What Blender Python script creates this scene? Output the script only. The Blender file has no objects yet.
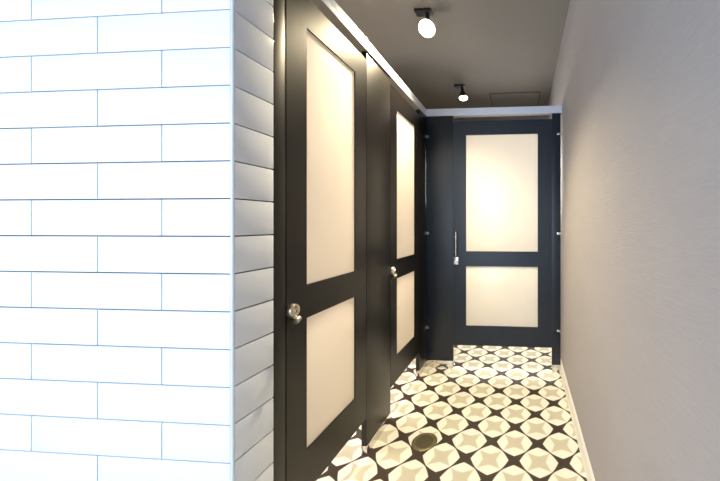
import bpy, bmesh, math, random
from mathutils import Vector, Matrix
random.seed(4)
S = 0.2 / 0.165            # metres per plan unit (one floor tile of the pattern is 200 mm)
EYE = 1.12
C = bpy.context.scene.collection
PI = math.pi

# ------------------------------------------------------------------ materials
def mat(name):
    m = bpy.data.materials.new(name); m.use_nodes = True
    nt = m.node_tree; nt.nodes.clear()
    out = nt.nodes.new('ShaderNodeOutputMaterial')
    return m, nt, out
def N(nt, t, **kw):
    n = nt.nodes.new(t)
    for k, v in kw.items():
        if k in n.inputs.keys(): n.inputs[k].default_value = v
        else: setattr(n, k, v)
    return n
def M2(nt, op, a, b=None, c=None):
    n = nt.nodes.new('ShaderNodeMath'); n.operation = op
    for i, x in enumerate((a, b, c)):
        if x is None: continue
        if isinstance(x, (int, float)): n.inputs[i].default_value = x
        else: nt.links.new(x, n.inputs[i])
    return n.outputs[0]
def principled(name, col, rough=.5, metal=0., spec=.5, noise=0., nscale=(8, 8, 8), bump=0., coat=0., bdist=.002, detail=4):
    m, nt, out = mat(name)
    p = N(nt, 'ShaderNodeBsdfPrincipled', Roughness=rough, Metallic=metal)
    p.inputs['Base Color'].default_value = (*col, 1)
    p.inputs['Specular IOR Level'].default_value = spec
    p.inputs['Coat Weight'].default_value = coat
    nt.links.new(p.outputs[0], out.inputs[0])
    if noise or bump:
        tc = N(nt, 'ShaderNodeTexCoord'); mp = N(nt, 'ShaderNodeMapping'); mp.inputs['Scale'].default_value = nscale
        nz = N(nt, 'ShaderNodeTexNoise', Scale=1., Detail=detail, Roughness=.6)
        nt.links.new(tc.outputs['Object'], mp.inputs[0]); nt.links.new(mp.outputs[0], nz.inputs[0])
        if noise:
            hsv = N(nt, 'ShaderNodeHueSaturation', Color=(*col, 1))
            v = M2(nt, 'MULTIPLY_ADD', nz.outputs[0], 2 * noise, 1 - noise)
            nt.links.new(v, hsv.inputs['Value']); nt.links.new(hsv.outputs[0], p.inputs['Base Color'])
        if bump:
            b = N(nt, 'ShaderNodeBump', Strength=bump, Distance=bdist)
            nt.links.new(nz.outputs[0], b.inputs['Height']); nt.links.new(b.outputs[0], p.inputs['Normal'])
    return m

M = {}
M['laminate'] = principled('espresso_laminate', (.0075, .0055, .0045), .36, spec=.45, noise=.25, nscale=(60, 60, 3), bump=.08)
M['laminate_daylit'] = principled('espresso_laminate_daylit', (.0042, .0090, .0190), .38, spec=.5, noise=.25, nscale=(60, 60, 3), bump=.08)  # same espresso laminate, with the cool daylight reflection put into its colour
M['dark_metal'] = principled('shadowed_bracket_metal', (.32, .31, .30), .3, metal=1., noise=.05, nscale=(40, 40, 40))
M['rail_under'] = principled('shaded_rail_underside', (.16, .145, .125), .7, noise=.05, nscale=(3, 3, 40))  # shade put into the underside colour so stall light does not show there
M['edge'] = principled('espresso_edge', (.012, .010, .010), .45)
M['rail'] = principled('anodised_aluminium', (.70, .76, .87), .38, metal=.55, noise=.03, nscale=(3, 3, 60))
M['chrome'] = principled('satin_chrome', (.72, .70, .66), .22, metal=1., noise=.03, nscale=(50, 50, 50))
M['nickel'] = principled('warm_satin_nickel', (.66, .60, .48), .3, metal=1., noise=.04, nscale=(50, 50, 50))
M['steel'] = principled('polished_steel', (.70, .69, .67), .16, metal=1., noise=.05, nscale=(20, 20, 20))
M['brass'] = principled('aged_brass', (.17, .145, .075), .5, metal=.6, noise=.2, nscale=(60, 60, 60), bump=.1)
M['brass_plate'] = principled('brass_plate', (.10, .088, .050), .5, metal=.5, noise=.2, nscale=(60, 60, 60))
M['brass_dark'] = principled('dark_brass', (.10, .085, .05), .5, metal=.6, noise=.2, nscale=(60, 60, 60))
M['tile'] = principled('white_glazed_tile', (.80, .85, .93), .16, spec=.5, noise=.02, nscale=(3, 3, 3))
M['grout'] = principled('grey_grout', (.062, .048, .046), .9, noise=.15, nscale=(40, 40, 40))
M['tile_trim'] = principled('pale_tile_trim', (.74, .80, .88), .25, noise=.02, nscale=(20, 20, 20))
M['ceiling'] = principled('grey_ceiling_paint', (.165, .155, .140), .85, noise=.05, nscale=(2, 2, 2), bump=.05)
M['hatch'] = principled('grey_hatch_paint', (.155, .147, .138), .7, noise=.05, nscale=(4, 4, 4))
M['hatch_edge'] = principled('dark_hatch_edge', (.085, .075, .068), .8, noise=.05, nscale=(4, 4, 4))
M['base'] = principled('cream_painted_skirting', (.74, .70, .62), .4, noise=.04, nscale=(5, 5, 5))
M['black'] = principled('black_lamp_metal', (.012, .011, .010), .45, noise=.1, nscale=(30, 30, 30))
M['stallwall'] = principled('stall_wall_paint', (.74, .68, .62), .6, noise=.03, nscale=(3, 3, 3))

M['farwall'] = principled('grey_end_wall_paint', (.22, .20, .19), .7, noise=.04, nscale=(3, 3, 3))

def make_wallpaper():
    m, nt, out = mat('grasscloth_wallpaper')
    p = N(nt, 'ShaderNodeBsdfPrincipled', Roughness=.72)
    p.inputs['Specular IOR Level'].default_value = .25
    tc = N(nt, 'ShaderNodeTexCoord')
    mp = N(nt, 'ShaderNodeMapping'); mp.inputs['Scale'].default_value = (14, 14, 120)
    mp.inputs['Rotation'].default_value = (0, 0, 0)
    nz = N(nt, 'ShaderNodeTexNoise', Scale=1., Detail=5., Roughness=.62, Distortion=1.1)
    nt.links.new(tc.outputs['Object'], mp.inputs[0]); nt.links.new(mp.outputs[0], nz.inputs[0])
    mp2 = N(nt, 'ShaderNodeMapping'); mp2.inputs['Scale'].default_value = (2.2, 2.2, 5)
    nz2 = N(nt, 'ShaderNodeTexNoise', Scale=1., Detail=3., Roughness=.5)
    nt.links.new(tc.outputs['Object'], mp2.inputs[0]); nt.links.new(mp2.outputs[0], nz2.inputs[0])
    h = M2(nt, 'ADD', M2(nt, 'MULTIPLY', nz.outputs[0], .16), M2(nt, 'MULTIPLY', nz2.outputs[0], .10))
    v = M2(nt, 'ADD', h, .87)
    hsv = N(nt, 'ShaderNodeHueSaturation', Color=(.365, .333, .325, 1))
    nt.links.new(v, hsv.inputs['Value']); nt.links.new(hsv.outputs[0], p.inputs['Base Color'])
    b = N(nt, 'ShaderNodeBump', Strength=.5, Distance=.003)
    nt.links.new(nz.outputs[0], b.inputs['Height']); nt.links.new(b.outputs[0], p.inputs['Normal'])
    nt.links.new(p.outputs[0], out.inputs[0])
    return m
M['wallpaper'] = make_wallpaper()

OX, OY, T = .0766, 1.5302, .165
def make_floor():
    m, nt, out = mat('star_pattern_encaustic_tile')
    p = N(nt, 'ShaderNodeBsdfPrincipled', Roughness=.33)
    p.inputs['Specular IOR Level'].default_value = .3
    tc = N(nt, 'ShaderNodeTexCoord'); sp = N(nt, 'ShaderNodeSeparateXYZ')
    nt.links.new(tc.outputs['Object'], sp.inputs[0])
    x = M2(nt, 'SUBTRACT', sp.outputs[0], OX * S); y = M2(nt, 'SUBTRACT', sp.outputs[1], OY * S)
    k = 1 / (math.sqrt(2) * T * S)
    u = M2(nt, 'MULTIPLY', M2(nt, 'ADD', x, y), k); v = M2(nt, 'MULTIPLY', M2(nt, 'SUBTRACT', y, x), k)
    # distance to the nearest lattice point along each tile axis, 0 .. 0.5
    fu = M2(nt, 'PINGPONG', u, .5); fv = M2(nt, 'PINGPONG', v, .5)
    def star(du, dv, a, off=0., soft=.008, pw=1.):
        hi = M2(nt, 'MAXIMUM', du, dv); lo = M2(nt, 'MINIMUM', du, dv)
        t = M2(nt, 'POWER', M2(nt, 'MULTIPLY', M2(nt, 'SUBTRACT', .5, hi), 1 / (.5 - a)), pw)
        w = M2(nt, 'ADD', M2(nt, 'MULTIPLY', t, a), off)
        d = M2(nt, 'SUBTRACT', w, lo)                       # > 0 inside
        n = nt.nodes.new('ShaderNodeMapRange'); n.inputs['From Min'].default_value = -soft; n.inputs['From Max'].default_value = soft
        nt.links.new(d, n.inputs['Value']); return n.outputs[0]
    dark = star(fu, fv, .098, .020, .010, 1.55)
    beige = star(M2(nt, 'SUBTRACT', .5, fu), M2(nt, 'SUBTRACT', .5, fv), .145, -.008, .025, 1.25)
    grout = M2(nt, 'LESS_THAN', M2(nt, 'MINIMUM', fu, fv), .008)
    nz = N(nt, 'ShaderNodeTexNoise', Scale=9., Detail=4.)
    nt.links.new(tc.outputs['Object'], nz.inputs[0])
    c1 = N(nt, 'ShaderNodeMix', data_type='RGBA'); c1.inputs[6].default_value = (.83, .805, .70, 1); c1.inputs[7].default_value = (.57, .53, .41, 1)
    nt.links.new(beige, c1.inputs[0])
    c2 = N(nt, 'ShaderNodeMix', data_type='RGBA'); c2.inputs[7].default_value = (.050, .036, .026, 1)
    nt.links.new(M2(nt, 'MAXIMUM', dark, M2(nt, 'MULTIPLY', grout, .6)), c2.inputs[0]); nt.links.new(c1.outputs[2], c2.inputs[6])
    hsv = N(nt, 'ShaderNodeHueSaturation'); nt.links.new(c2.outputs[2], hsv.inputs['Color'])
    nt.links.new(M2(nt, 'MULTIPLY_ADD', nz.outputs[0], .14, .93), hsv.inputs['Value'])
    nt.links.new(hsv.outputs[0], p.inputs['Base Color'])
    nt.links.new(M2(nt, 'MULTIPLY_ADD', nz.outputs[0], .12, .38), p.inputs['Roughness'])
    nt.links.new(p.outputs[0], out.inputs[0])
    return m
M['floor'] = make_floor()

def make_panel():
    m, nt, out = mat('frosted_cream_panel')
    d = N(nt, 'ShaderNodeBsdfDiffuse', Color=(.86, .82, .75, 1)); t = N(nt, 'ShaderNodeBsdfTranslucent', Color=(.92, .87, .78, 1))
    g = N(nt, 'ShaderNodeBsdfGlossy', Roughness=.3, Color=(1, 1, 1, 1))
    tc = N(nt, 'ShaderNodeTexCoord'); nz = N(nt, 'ShaderNodeTexNoise', Scale=3., Detail=2.)
    nt.links.new(tc.outputs['Object'], nz.inputs[0])
    mx = N(nt, 'ShaderNodeMixShader'); nt.links.new(M2(nt, 'MULTIPLY_ADD', nz.outputs[0], .06, .47), mx.inputs[0])
    nt.links.new(d.outputs[0], mx.inputs[1]); nt.links.new(t.outputs[0], mx.inputs[2])
    m2 = N(nt, 'ShaderNodeMixShader', Fac=.04)
    nt.links.new(mx.outputs[0], m2.inputs[1]); nt.links.new(g.outputs[0], m2.inputs[2])
    nt.links.new(m2.outputs[0], out.inputs[0])
    return m
M['panel'] = make_panel()

def make_bulb(strength, col=(1, .86, .62)):
    m, nt, out = mat('glowing_bulb')
    e = N(nt, 'ShaderNodeEmission', Color=(*col, 1), Strength=strength)
    nt.links.new(e.outputs[0], out.inputs[0]); return m
M['bulb'] = make_bulb(14)

# ------------------------------------------------------------------ mesh helpers (plan units, scaled by S)
def box(bm, x0, x1, y0, y1, z0, z1, bevel=0., mi=0, segs=2):
    t = bmesh.new()
    vs = [t.verts.new((x * S, y * S, z * S)) for x in (x0, x1) for y in (y0, y1) for z in (z0, z1)]
    for f in ((0, 1, 3, 2), (4, 6, 7, 5), (0, 4, 5, 1), (2, 3, 7, 6), (0, 2, 6, 4), (1, 5, 7, 3)):
        t.faces.new([vs[i] for i in f])
    if bevel: bmesh.ops.bevel(t, geom=list(t.edges), offset=bevel * S, segments=segs, affect='EDGES', profile=.6)
    bmesh.ops.recalc_face_normals(t, faces=list(t.faces))
    merge(bm, t, mi)
def merge(bm, t, mi=0):
    mp = {v: bm.verts.new(v.co) for v in t.verts}
    for f in t.faces:
        try: nf = bm.faces.new([mp[v] for v in f.verts])
        except ValueError: continue
        nf.material_index = mi; nf.smooth = f.smooth
    t.free()
def lathe(bm, prof, axis=((0, 0, 0), (0, 0, 1)), n=24, mi=0, smooth=True):
    """revolve (r, h) pairs about an axis"""
    o, d = Vector(axis[0]), Vector(axis[1]).normalized()
    q = d.to_track_quat('Z', 'Y'); t = bmesh.new(); rings = []
    for r, h in prof:
        if r < 1e-6: rings.append([t.verts.new((o + q @ Vector((0, 0, h))) * S)])
        else: rings.append([t.verts.new((o + q @ Vector((r * math.cos(2 * PI * i / n), r * math.sin(2 * PI * i / n), h))) * S) for i in range(n)])
    for a, b in zip(rings, rings[1:]):
        for i in range(n):
            j = (i + 1) % n
            if len(a) == 1 and len(b) == 1: continue
            if len(a) == 1: f = t.faces.new((a[0], b[i], b[j]))
            elif len(b) == 1: f = t.faces.new((a[i], a[j], b[0]))
            else: f = t.faces.new((a[i], a[j], b[j], b[i]))
            f.smooth = smooth
    bmesh.ops.recalc_face_normals(t, faces=list(t.faces))
    merge(bm, t, mi)
def rod(bm, a, b, r, n=16, mi=0, rb=None):
    a, b = Vector(a), Vector(b); L = (b - a).length; rb = rb or r; e = min(r, L) * .18
    lathe(bm, [(0, 0), (r - e, 0), (r, e), (rb, L - e), (rb - e, L), (0, L)], (a, b - a), n, mi)
def obj(name, bm, mats, parent=None, label=None):
    me = bpy.data.meshes.new(name); bm.normal_update(); bm.to_mesh(me); bm.free()
    for m in (mats if isinstance(mats, (list, tuple)) else [mats]): me.materials.append(M[m])
    try: me.set_sharp_from_angle(angle=math.radians(40))
    except Exception: pass
    o = bpy.data.objects.new(name, me); C.objects.link(o)
    if parent: o.parent = parent
    if label: o['label'] = label
    return o
def thing(name, label, cat, loc, rz=0, group=None):
    o = bpy.data.objects.new(name, None); C.objects.link(o)
    o.empty_display_size = .05
    o.location = Vector(loc) * S; o.rotation_euler = (0, 0, rz)
    o['label'] = label; o['category'] = cat; o['kind'] = 'thing'
    if group: o['group'] = group
    return o
def struct(name, bm, mats, parent=None):
    o = obj(name, bm, mats, parent); o['kind'] = 'structure'; return o
def B(): return bmesh.new()
def simple(name, mats, *boxes, parent=None, bevel=0., st=False):
    bm = B()
    for b in boxes: box(bm, *b, bevel=bevel)
    return struct(name, bm, mats) if st else obj(name, bm, mats, parent)

# ------------------------------------------------------------------ the setting
XL, XR = -.75, .298          # stall fronts on the left, papered wall on the right
YF = 2.28                    # front of the end stall
YB = 3.92                    # far wall
XB = -2.1                    # wall behind the left stalls
YT = .724                    # face of the tiled wall
H = 2.52                     # ceiling
simple('floor', 'floor', (-3.4, XR + .1, -2.6, YB + .1, -.08, 0), st=True)
simple('ceiling', 'ceiling', (-3.4, XR + .1, -2.6, YB + .1, H, H + .08), st=True)
simple('wall_right', 'wallpaper', (XR, XR + .1, -2.6, YB + .1, 0, H), st=True)
simple('wall_far', 'farwall', (XB - .1, XR, YB, YB + .1, 0, H), st=True)
simple('wall_stall', 'stallwall', (XB - .1, XB, .90, YB, 0, H), st=True)

# tiled wall with its return beside the first stall: grout bed with raised tiles
bm = B()
CT = .008
box(bm, -3.4, XL - CT, YT + CT, .853, 0, H, mi=0)
PIT, TW, G = .0982, .388, .0030
z0 = 1.676
k = math.floor(-z0 / PIT)
while z0 + (k) * PIT < H:
    a, b = max(0, z0 + k * PIT), min(H, z0 + (k + 1) * PIT); k += 1
    if b - a < .01: continue
    full = ((k - 1) % 2) != 0
    x = XL - .0055
    first = True
    while x > -3.4:
        w = TW if (full or not first) else .200
        if first: w -= .0055
        first = False
        xa = max(x - w, -3.4)
        box(bm, xa + G / 2, x - G / 2, YT, YT + CT + .004, a + G / 2, b - G / 2, bevel=.0016, mi=1)
        x -= w
    box(bm, XL - CT - .004, XL, YT + .0065, .853, a + G / 2, b - G / 2, bevel=.0022, mi=1)
struct('wall_left', bm, ['grout', 'tile'])
# slim pale trim rounding the outer tile corner
bm = B(); t = bmesh.new(); R_ = .0055; n = 6
arc = [(XL - R_ + R_ * math.sin(i / n * PI / 2), YT + R_ - R_ * math.cos(i / n * PI / 2)) for i in range(n + 1)]
pts = arc + [(XL - R_, YT + R_)]
lo = [t.verts.new((x * S, y * S, 0)) for x, y in pts]; hi = [t.verts.new((x * S, y * S, H * S)) for x, y in pts]
for i in range(len(pts)):
    j = (i + 1) % len(pts); t.faces.new((lo[i], lo[j], hi[j], hi[i]))
t.faces.new(hi); t.faces.new(lo[::-1]); bmesh.ops.recalc_face_normals(t, faces=list(t.faces)); merge(bm, t)
struct('trim_1', bm, 'tile_trim')

# skirting along the papered wall: board with a rounded top and a small quarter bead at the floor
bm = B()
prof = [(0, 0), (.017, 0), (.017, .007), (.0125, .011), (.0115, .014), (.0115, .052), (.009, .060), (.005, .064), (0, .066)]
t = bmesh.new()
ya, yb = -2.6, YB
lo = [t.verts.new(((XR - d) * S, ya * S, z * S)) for d, z in prof]; hi = [t.verts.new(((XR - d) * S, yb * S, z * S)) for d, z in prof]
for i in range(len(prof)):
    j = (i + 1) % len(prof); t.faces.new((lo[i], lo[j], hi[j], hi[i]))
t.faces.new(lo[::-1]); t.faces.new(hi); bmesh.ops.recalc_face_normals(t, faces=list(t.faces)); merge(bm, t)
struct('baseboard_right', bm, 'base')

# side panels between the stalls (behind the fronts)
simple('wall_divider', 'laminate', (XB, XL - .03, 1.51, 1.53, .16, 1.91), st=True)
simple('wall_divider', 'laminate', (XB, XL - .03, 2.285, 2.305, .16, 1.91), st=True)

# ------------------------------------------------------------------ stall fronts
TH = .026
DB, DT = .182, 1.910         # door bottom and top
P1, P2, P3, P4 = .332, .792, .905, 1.803   # panel edges

def door_frame(w, sl, sr):
    """flat frame of two stiles and three rails with two openings, front face at y = 0"""
    bm = B()
    xs = [0, sl, w - sr, w]; zs = [DB, P1, P2, P3, P4, DT]
    t = bmesh.new()
    def q(a, b, c, d): 
        f = t.faces.new([t.verts.new(Vector(p) * S) for p in (a, b, c, d)]); return f
    e = .0016
    for i in range(3):
        for j in range(5):
            if i == 1 and j in (1, 3): continue
            for y in (0, TH):
                q((xs[i], y, zs[j]), (xs[i + 1], y, zs[j]), (xs[i + 1], y, zs[j + 1]), (xs[i], y, zs[j + 1]))
    for (a, b, c, d) in ((xs[0], xs[3], zs[0], zs[5]), (xs[1], xs[2], zs[1], zs[2]), (xs[1], xs[2], zs[3], zs[4])):
        q((a, 0, c), (b, 0, c), (b, TH, c), (a, TH, c)); q((a, 0, d), (b, 0, d), (b, TH, d), (a, TH, d))
        q((a, 0, c), (a, 0, d), (a, TH, d), (a, TH, c)); q((b, 0, c), (b, 0, d), (b, TH, d), (b, TH, c))
    # split the side walls where the front grid has vertices is not needed: weld what meets, then round the sharp edges
    bmesh.ops.remove_doubles(t, verts=list(t.verts), dist=1e-5)
    bmesh.ops.recalc_face_normals(t, faces=list(t.faces))
    merge(bm, t)
    return bm
def add_panel(root, x0, x1, z0, z1):
    bm = B(); box(bm, x0 + .0005, x1 - .0005, .005, .013, z0 + .0005, z1 - .0005, bevel=.001)
    o = obj('panel', bm, 'panel', root)
    return o
def bead(root, x0, x1, z0, z1):
    """thin glazing bead round the panel"""
    bm = B(); w = .0016
    for b in ((x0, x0 + w, z0, z1), (x1 - w, x1, z0, z1), (x0 + w, x1 - w, z0, z0 + w), (x0 + w, x1 - w, z1 - w, z1)):
        box(bm, b[0], b[1], .002, .0046, b[2], b[3])
    return obj('glazing_bead', bm, 'edge', root)
def hinge(root, x, z):
    bm = B(); rod(bm, (x, -.004, z - .022), (x, -.004, z + .022), .0035, 10)
    return obj('hinge', bm, 'edge', root)
def lock(root, x, z):
    """round keyed rose with a stubby turn lever hanging at its lower right"""
    bm = B()
    lathe(bm, [(0, 0), (.022, 0), (.022, .008), (.0205, .0115), (.0145, .0125), (.0135, .0115), (.006, .0115), (.005, .0145), (0, .0145)], ((x, 0, z), (0, -1, 0)), 28)
    r = obj('lock', bm, 'nickel', root, 'satin nickel lock')
    bm = B(); box(bm, x - .0012, x + .0012, -.0152, -.0140, z - .0035, z + .0035)
    lathe(bm, [(0, 0), (.0028, 0), (.0028, .0012), (0, .0012)], ((x + .002, -.0115, z + .0105), (0, -1, 0)), 12)
    obj('keyhole', bm, 'black', r)
    bm = B()
    a = Vector((x - .002, -.006, z - .018)); b = a + Vector((.004, -.010, -.008)); rod(bm, a, b, .0055, 14)
    d = Vector((-.80, -.10, -.42)).normalized(); c = b + Vector((.002, -.002, -.002))
    lathe(bm, [(0, 0), (.0070, 0), (.0085, .002), (.0085, .021), (.0075, .0235), (0, .0235)], (c - d * .008, d), 20)
    obj('turn_lever', bm, 'nickel', r)
    return r

def door(label, x0, y0, rz, w, sl, sr, front=False):
    root = thing('stall_door', label, 'door', (x0, y0, 0), rz, None)
    obj('frame', door_frame(w, sl, sr), 'laminate_daylit' if front else 'laminate', root)
    for z0, z1 in ((P1, P2), (P3, P4)):
        bead(root, sl, w - sr, z0, z1)
        add_panel(root, sl, w - sr, z0, z1)
    return root

d1 = door('narrow dark stall door with cream panels right beside the white tiled wall', XL, .902, PI / 2, .488, .090, .095)
lock(d1, .023, EYE - .284)
d2 = door('narrow dark stall door with cream panels farther down the left side, before the corner', XL, 1.656, PI / 2, .476, .086, .092)
lock(d2, .023, EYE - .272)
d3 = door('wide dark stall door with cream panels closing the end of the passage', -.536, YF, 0, .757, .100, .104, True)
# pull bar and latch of the end door
bm = B(); hx = .028
rod(bm, (hx, -.030, .870), (hx, -.030, 1.058), .0050, 14)
rod(bm, (hx, 0, 1.045), (hx, -.030, 1.045), .0042, 12); rod(bm, (hx, 0, .885), (hx, -.030, .885), .0042, 12)
obj('pull_handle', bm, 'chrome', d3, 'slim vertical chrome pull bar')
bm = B(); box(bm, hx - .019, hx + .019, -.020, 0, .806, .862, bevel=.005)
lk = obj('lock', bm, 'chrome', d3, 'small chrome latch')
bm = B(); lathe(bm, [(0, 0), (.013, 0), (.013, .012), (.011, .014), (0, .014)], ((hx, -.020, .824), (0, -1, 0)), 20)
obj('turn_knob', bm, 'chrome', lk)

def pilaster(label, x0, y0, rz, w, zb, shoe=True, ztop=1.953, m='laminate'):
    root = thing('pilaster', label, 'partition post', (x0, y0, 0), rz)
    bm = B(); box(bm, 0, w, 0, TH, zb, ztop, bevel=.0006)
    obj('post_panel', bm, m, root)
    if shoe:
        bm = B(); box(bm, 0, w, -.0012, TH + .0012, 0, zb + .001, bevel=.0006)
        obj('shoe', bm, 'steel', root, 'polished steel foot sleeve')
    return root
pa = pilaster('slim dark post wedged between the white tiled return and the first stall door', XL - .001, .8555, PI / 2, .044, .045)
pb = pilaster('broad dark post standing between the two left-hand stall doors', XL, 1.393, PI / 2, .260, .045)
pc = pilaster('dark shadowed post in the inner corner after the second left-hand door', XL - .0015, 2.1330, PI / 2, .177, .045)
pd = pilaster('broad dark post left of the wide end door', -.7500, YF, 0, .2133, .057, m='laminate_daylit')
pe = pilaster('slim dark post right of the wide end door, against the papered wall', .2217, YF, 0, .0648, .052, m='laminate_daylit')
def bracket(root, x0, x1, y0, y1, z, m='chrome', h=.009):
    bm = B(); box(bm, x0, x1, y0, y1, z - h, z + h, bevel=.0015)
    xm = (x0 + x1) / 2
    lathe(bm, [(0, 0), (.004, 0), (.003, .002), (0, .0025)], ((x0 + (x1 - x0) * .3, y0, z), (0, -1, 0)), 10)
    return obj('wall_bracket', bm, m, root)
for z in (EYE + .676, EYE - .075, EYE - .808):
    bracket(pe, .038, .0755, -.006, 0.0, z)
    bm = B(); box(bm, .0005, .0045, -.030, 0, z - .013, z + .013, bevel=.001); box(bm, .0005, .022, -.004, 0, z - .010, z + .010, bevel=.001)
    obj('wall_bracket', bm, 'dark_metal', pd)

# head rails: hollow aluminium profile with a shallow groove along the face
def headrail(label, x0, y0, rz, L):
    root = thing('headrail', label, 'rail', (x0, y0, 1.953), rz)
    hh, dd = .056, .036
    p = [(-.005, .002), (-.003, 0), (dd, 0), (dd + .002, .003), (dd + .002, hh - .012), (dd - .010, hh), (-.003, hh), (-.005, hh - .002), (-.005, .030), (-.0038, .029), (-.0038, .027), (-.005, .026)]
    bm = B(); t = bmesh.new()
    lo = [t.verts.new((0, y * S, z * S)) for y, z in p]; hi = [t.verts.new((L * S, y * S, z * S)) for y, z in p]
    for i in range(len(p)):
        j = (i + 1) % len(p); t.faces.new((lo[i], lo[j], hi[j], hi[i]))
    t.faces.new(lo); t.faces.new(hi[::-1]); bmesh.ops.recalc_face_normals(t, faces=list(t.faces)); merge(bm, t)
    bm.normal_update()
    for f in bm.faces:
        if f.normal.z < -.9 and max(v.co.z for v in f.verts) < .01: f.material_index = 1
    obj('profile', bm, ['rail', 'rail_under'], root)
    return root
headrail('bright aluminium top rail running along the left-hand stalls', XL, .856, PI / 2, 1.418)
headrail('bluish aluminium top rail across the end stall', -.757, YF, 0, 1.054)

# ------------------------------------------------------------------ floor drain
dr = thing('floor_drain', 'round brass floor drain set in the patterned floor near the left stalls', 'drain', (-.501, 1.502, 0))
bm = B(); lathe(bm, [(.046, .0002), (.046, .004), (.050, .0048), (.060, .0044), (.064, .0025), (.065, .0002)], n=40)
obj('rim', bm, 'brass', dr)
bm = B(); lathe(bm, [(0, .0002), (.0462, .0002), (.0462, .0028), (.040, .0034), (0, .0034)], n=40)
gr = obj('grate', bm, 'brass_plate', dr)
bm = B()
for ring, cnt in ((.012, 6), (.024, 10), (.035, 14)):
    for i in range(cnt):
        a = 2 * PI * i / cnt
        lathe(bm, [(0, 0), (.0032, 0), (.0032, .0006), (0, .0006)], ((ring * math.cos(a), ring * math.sin(a), .0034), (0, 0, 1)), 8)
obj('drain_holes', bm, 'brass_dark', gr)

# ------------------------------------------------------------------ ceiling: spotlights, hatch
def spotlight(label, x, y, z, aim, drop=.058, g=1.):
    root = thing('ceiling_spotlight', label, 'spotlight', (x, y, z), 0, 'black spotlights on the ceiling')
    bm = B(); box(bm, -.055, .055, -.030, .030, -.016, 0, bevel=.003)
    obj('mounting_plate', bm, 'black', root)
    bm = B(); rod(bm, (.025, 0, -.014), (.028, 0, -drop), .014, 14)
    lathe(bm, [(0, -.014), (.013, -.012), (.018, 0), (.013, .012), (0, .014)], ((.028, 0, -drop), (0, 0, 1)), 16)
    obj('swivel_arm', bm, 'black', root)
    a = Vector(aim).normalized(); o = Vector((.032, 0, -drop - .006))
    sc = lambda p: [(a_ * g, b_ * g) for a_, b_ in p]
    bm = B(); lathe(bm, sc([(0, -.004), (.020, 0), (.028, .012), (.037, .040), (.046, .058), (.048, .066), (.044, .066), (.042, .060), (0, .052)]), (o, a), 28)
    obj('lamp_head', bm, 'black', root)
    bm = B(); lathe(bm, sc([(0, .0560), (.0415, .0605), (.043, .066), (.036, .073), (.020, .078), (0, .080)]), (o, a), 28)
    obj('bulb', bm, 'bulb', root, 'glowing warm white bulb')
    return root
spotlight('glaring ceiling spotlight nearest the viewer, shining straight at the camera', -.650, 1.930, H, (.08, -.66, -.75), .085, 1.2)  # head and bulb enlarged, the lamp's glare put into their size
spotlight('smaller black ceiling spotlight above the end stall, bulb turned down', -.635, 3.000, H, (.10, -.16, -.97), .060)
ht = thing('ceiling_hatch', 'square painted access hatch in the ceiling above the end stall', 'hatch', (-.085, 3.47, H))
bm = B(); w = .275
for b in ((-w, w, -w, -w + .012), (-w, w, w - .012, w), (-w, -w + .012, -w + .012, w - .012), (w - .012, w, -w + .012, w - .012)):
    box(bm, b[0], b[1], b[2], b[3], -.006, 0, bevel=.001)
obj('frame', bm, 'hatch_edge', ht)
bm = B(); box(bm, -w + .013, w - .013, -w + .013, w - .013, -.004, 0, bevel=.001); obj('hatch_panel', bm, 'hatch', ht)

# ------------------------------------------------------------------ light
def lamp(name, kind, loc, energy, col, size=.1, aim=None, size_y=None, spot=None, blend=.6, spread=None):
    l = bpy.data.lights.new(name, kind); l.energy = energy; l.color = col
    if kind == 'AREA':
        l.size = size * S
        if size_y: l.shape = 'RECTANGLE'; l.size_y = size_y * S
        if spread: l.spread = math.radians(spread)
    else:
        l.shadow_soft_size = size * S
    if kind == 'SPOT': l.spot_size = math.radians(spot); l.spot_blend = blend
    o = bpy.data.objects.new(name, l); C.objects.link(o); o.location = Vector(loc) * S
    if aim: o.rotation_euler = (Vector(aim) - Vector(loc)).to_track_quat('-Z', 'Y').to_euler()
    return o
WARM = (1, .835, .55)
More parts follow.
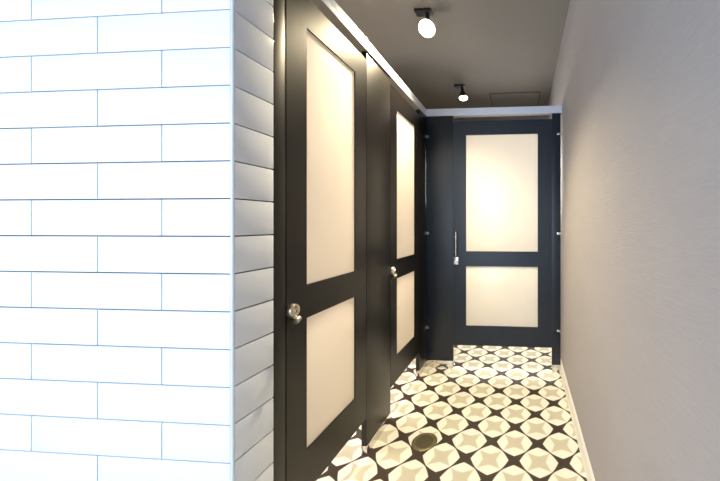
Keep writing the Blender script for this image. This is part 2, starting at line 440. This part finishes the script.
# daylight from the room behind the viewer
lamp('daylight', 'AREA', (-1.6, -1.9, 1.35), 170, (.72, .84, 1), 2.2, (-1.6, 1, 1.2), 2.0)
lamp('spot_beam', 'SPOT', (-.635, 1.78, 2.31), 300, WARM, .045, (-.45, 1.46, .4), spot=104, blend=.8)
lamp('spot_beam', 'SPOT', (-.62, 1.86, 2.34), 150, WARM, .03, (-.75, 1.23, 1.84), spot=32, blend=1)
lamp('spot_beam', 'SPOT', (-.60, 2.97, 2.33), 130, WARM, .045, (-.40, 2.85, 0), spot=66, blend=.8)
for y in (1.16, 1.90):
    lamp('unseen_stall_light', 'AREA', (-1.20, y, 2.30), 20, (1, .88, .78), .3, (-1.10, y, 0), spread=100)
    lamp('unseen_stall_light', 'POINT', (-1.72, y, .98), 66, (1, .86, .72), .22)  # no fixture known here; added at mid height to backlight the panels evenly
lamp('unseen_stall_light', 'AREA', (-.15, 3.20, 2.20), 12, (1, .92, .80), .5, (-.15, 3.20, 0), spread=110)
lamp('unseen_stall_light', 'AREA', (-.20, 3.86, 1.62), 46, (1, .96, .90), 1.0, (-.20, 2.3, 1.30), .95, spread=120)  # added at the end wall to even out the wide door's glowing panels

w = bpy.data.worlds.new('room_light'); bpy.context.scene.world = w; w.use_nodes = True
bg = w.node_tree.nodes['Background']; bg.inputs[0].default_value = (.55, .72, 1, 1); bg.inputs[1].default_value = .75

# ------------------------------------------------------------------ camera
F, CX, CY, TH0 = 298.9625, 501.494, 223.5726, .0701577
cam = bpy.data.cameras.new('camera'); cam.sensor_fit = 'HORIZONTAL'; cam.sensor_width = 36
cam.lens = F / 720 * 36; cam.shift_x = (360 - CX) / 720; cam.shift_y = (CY - 240.5) / 720
cam.clip_start = .02
co = bpy.data.objects.new('camera', cam); C.objects.link(co)
co.location = (0, 0, EYE * S); co.rotation_euler = (PI / 2, 0, TH0)
sc = bpy.context.scene; sc.camera = co
sc.view_settings.view_transform = 'Standard'; sc.view_settings.look = 'None'
sc.view_settings.exposure = 0
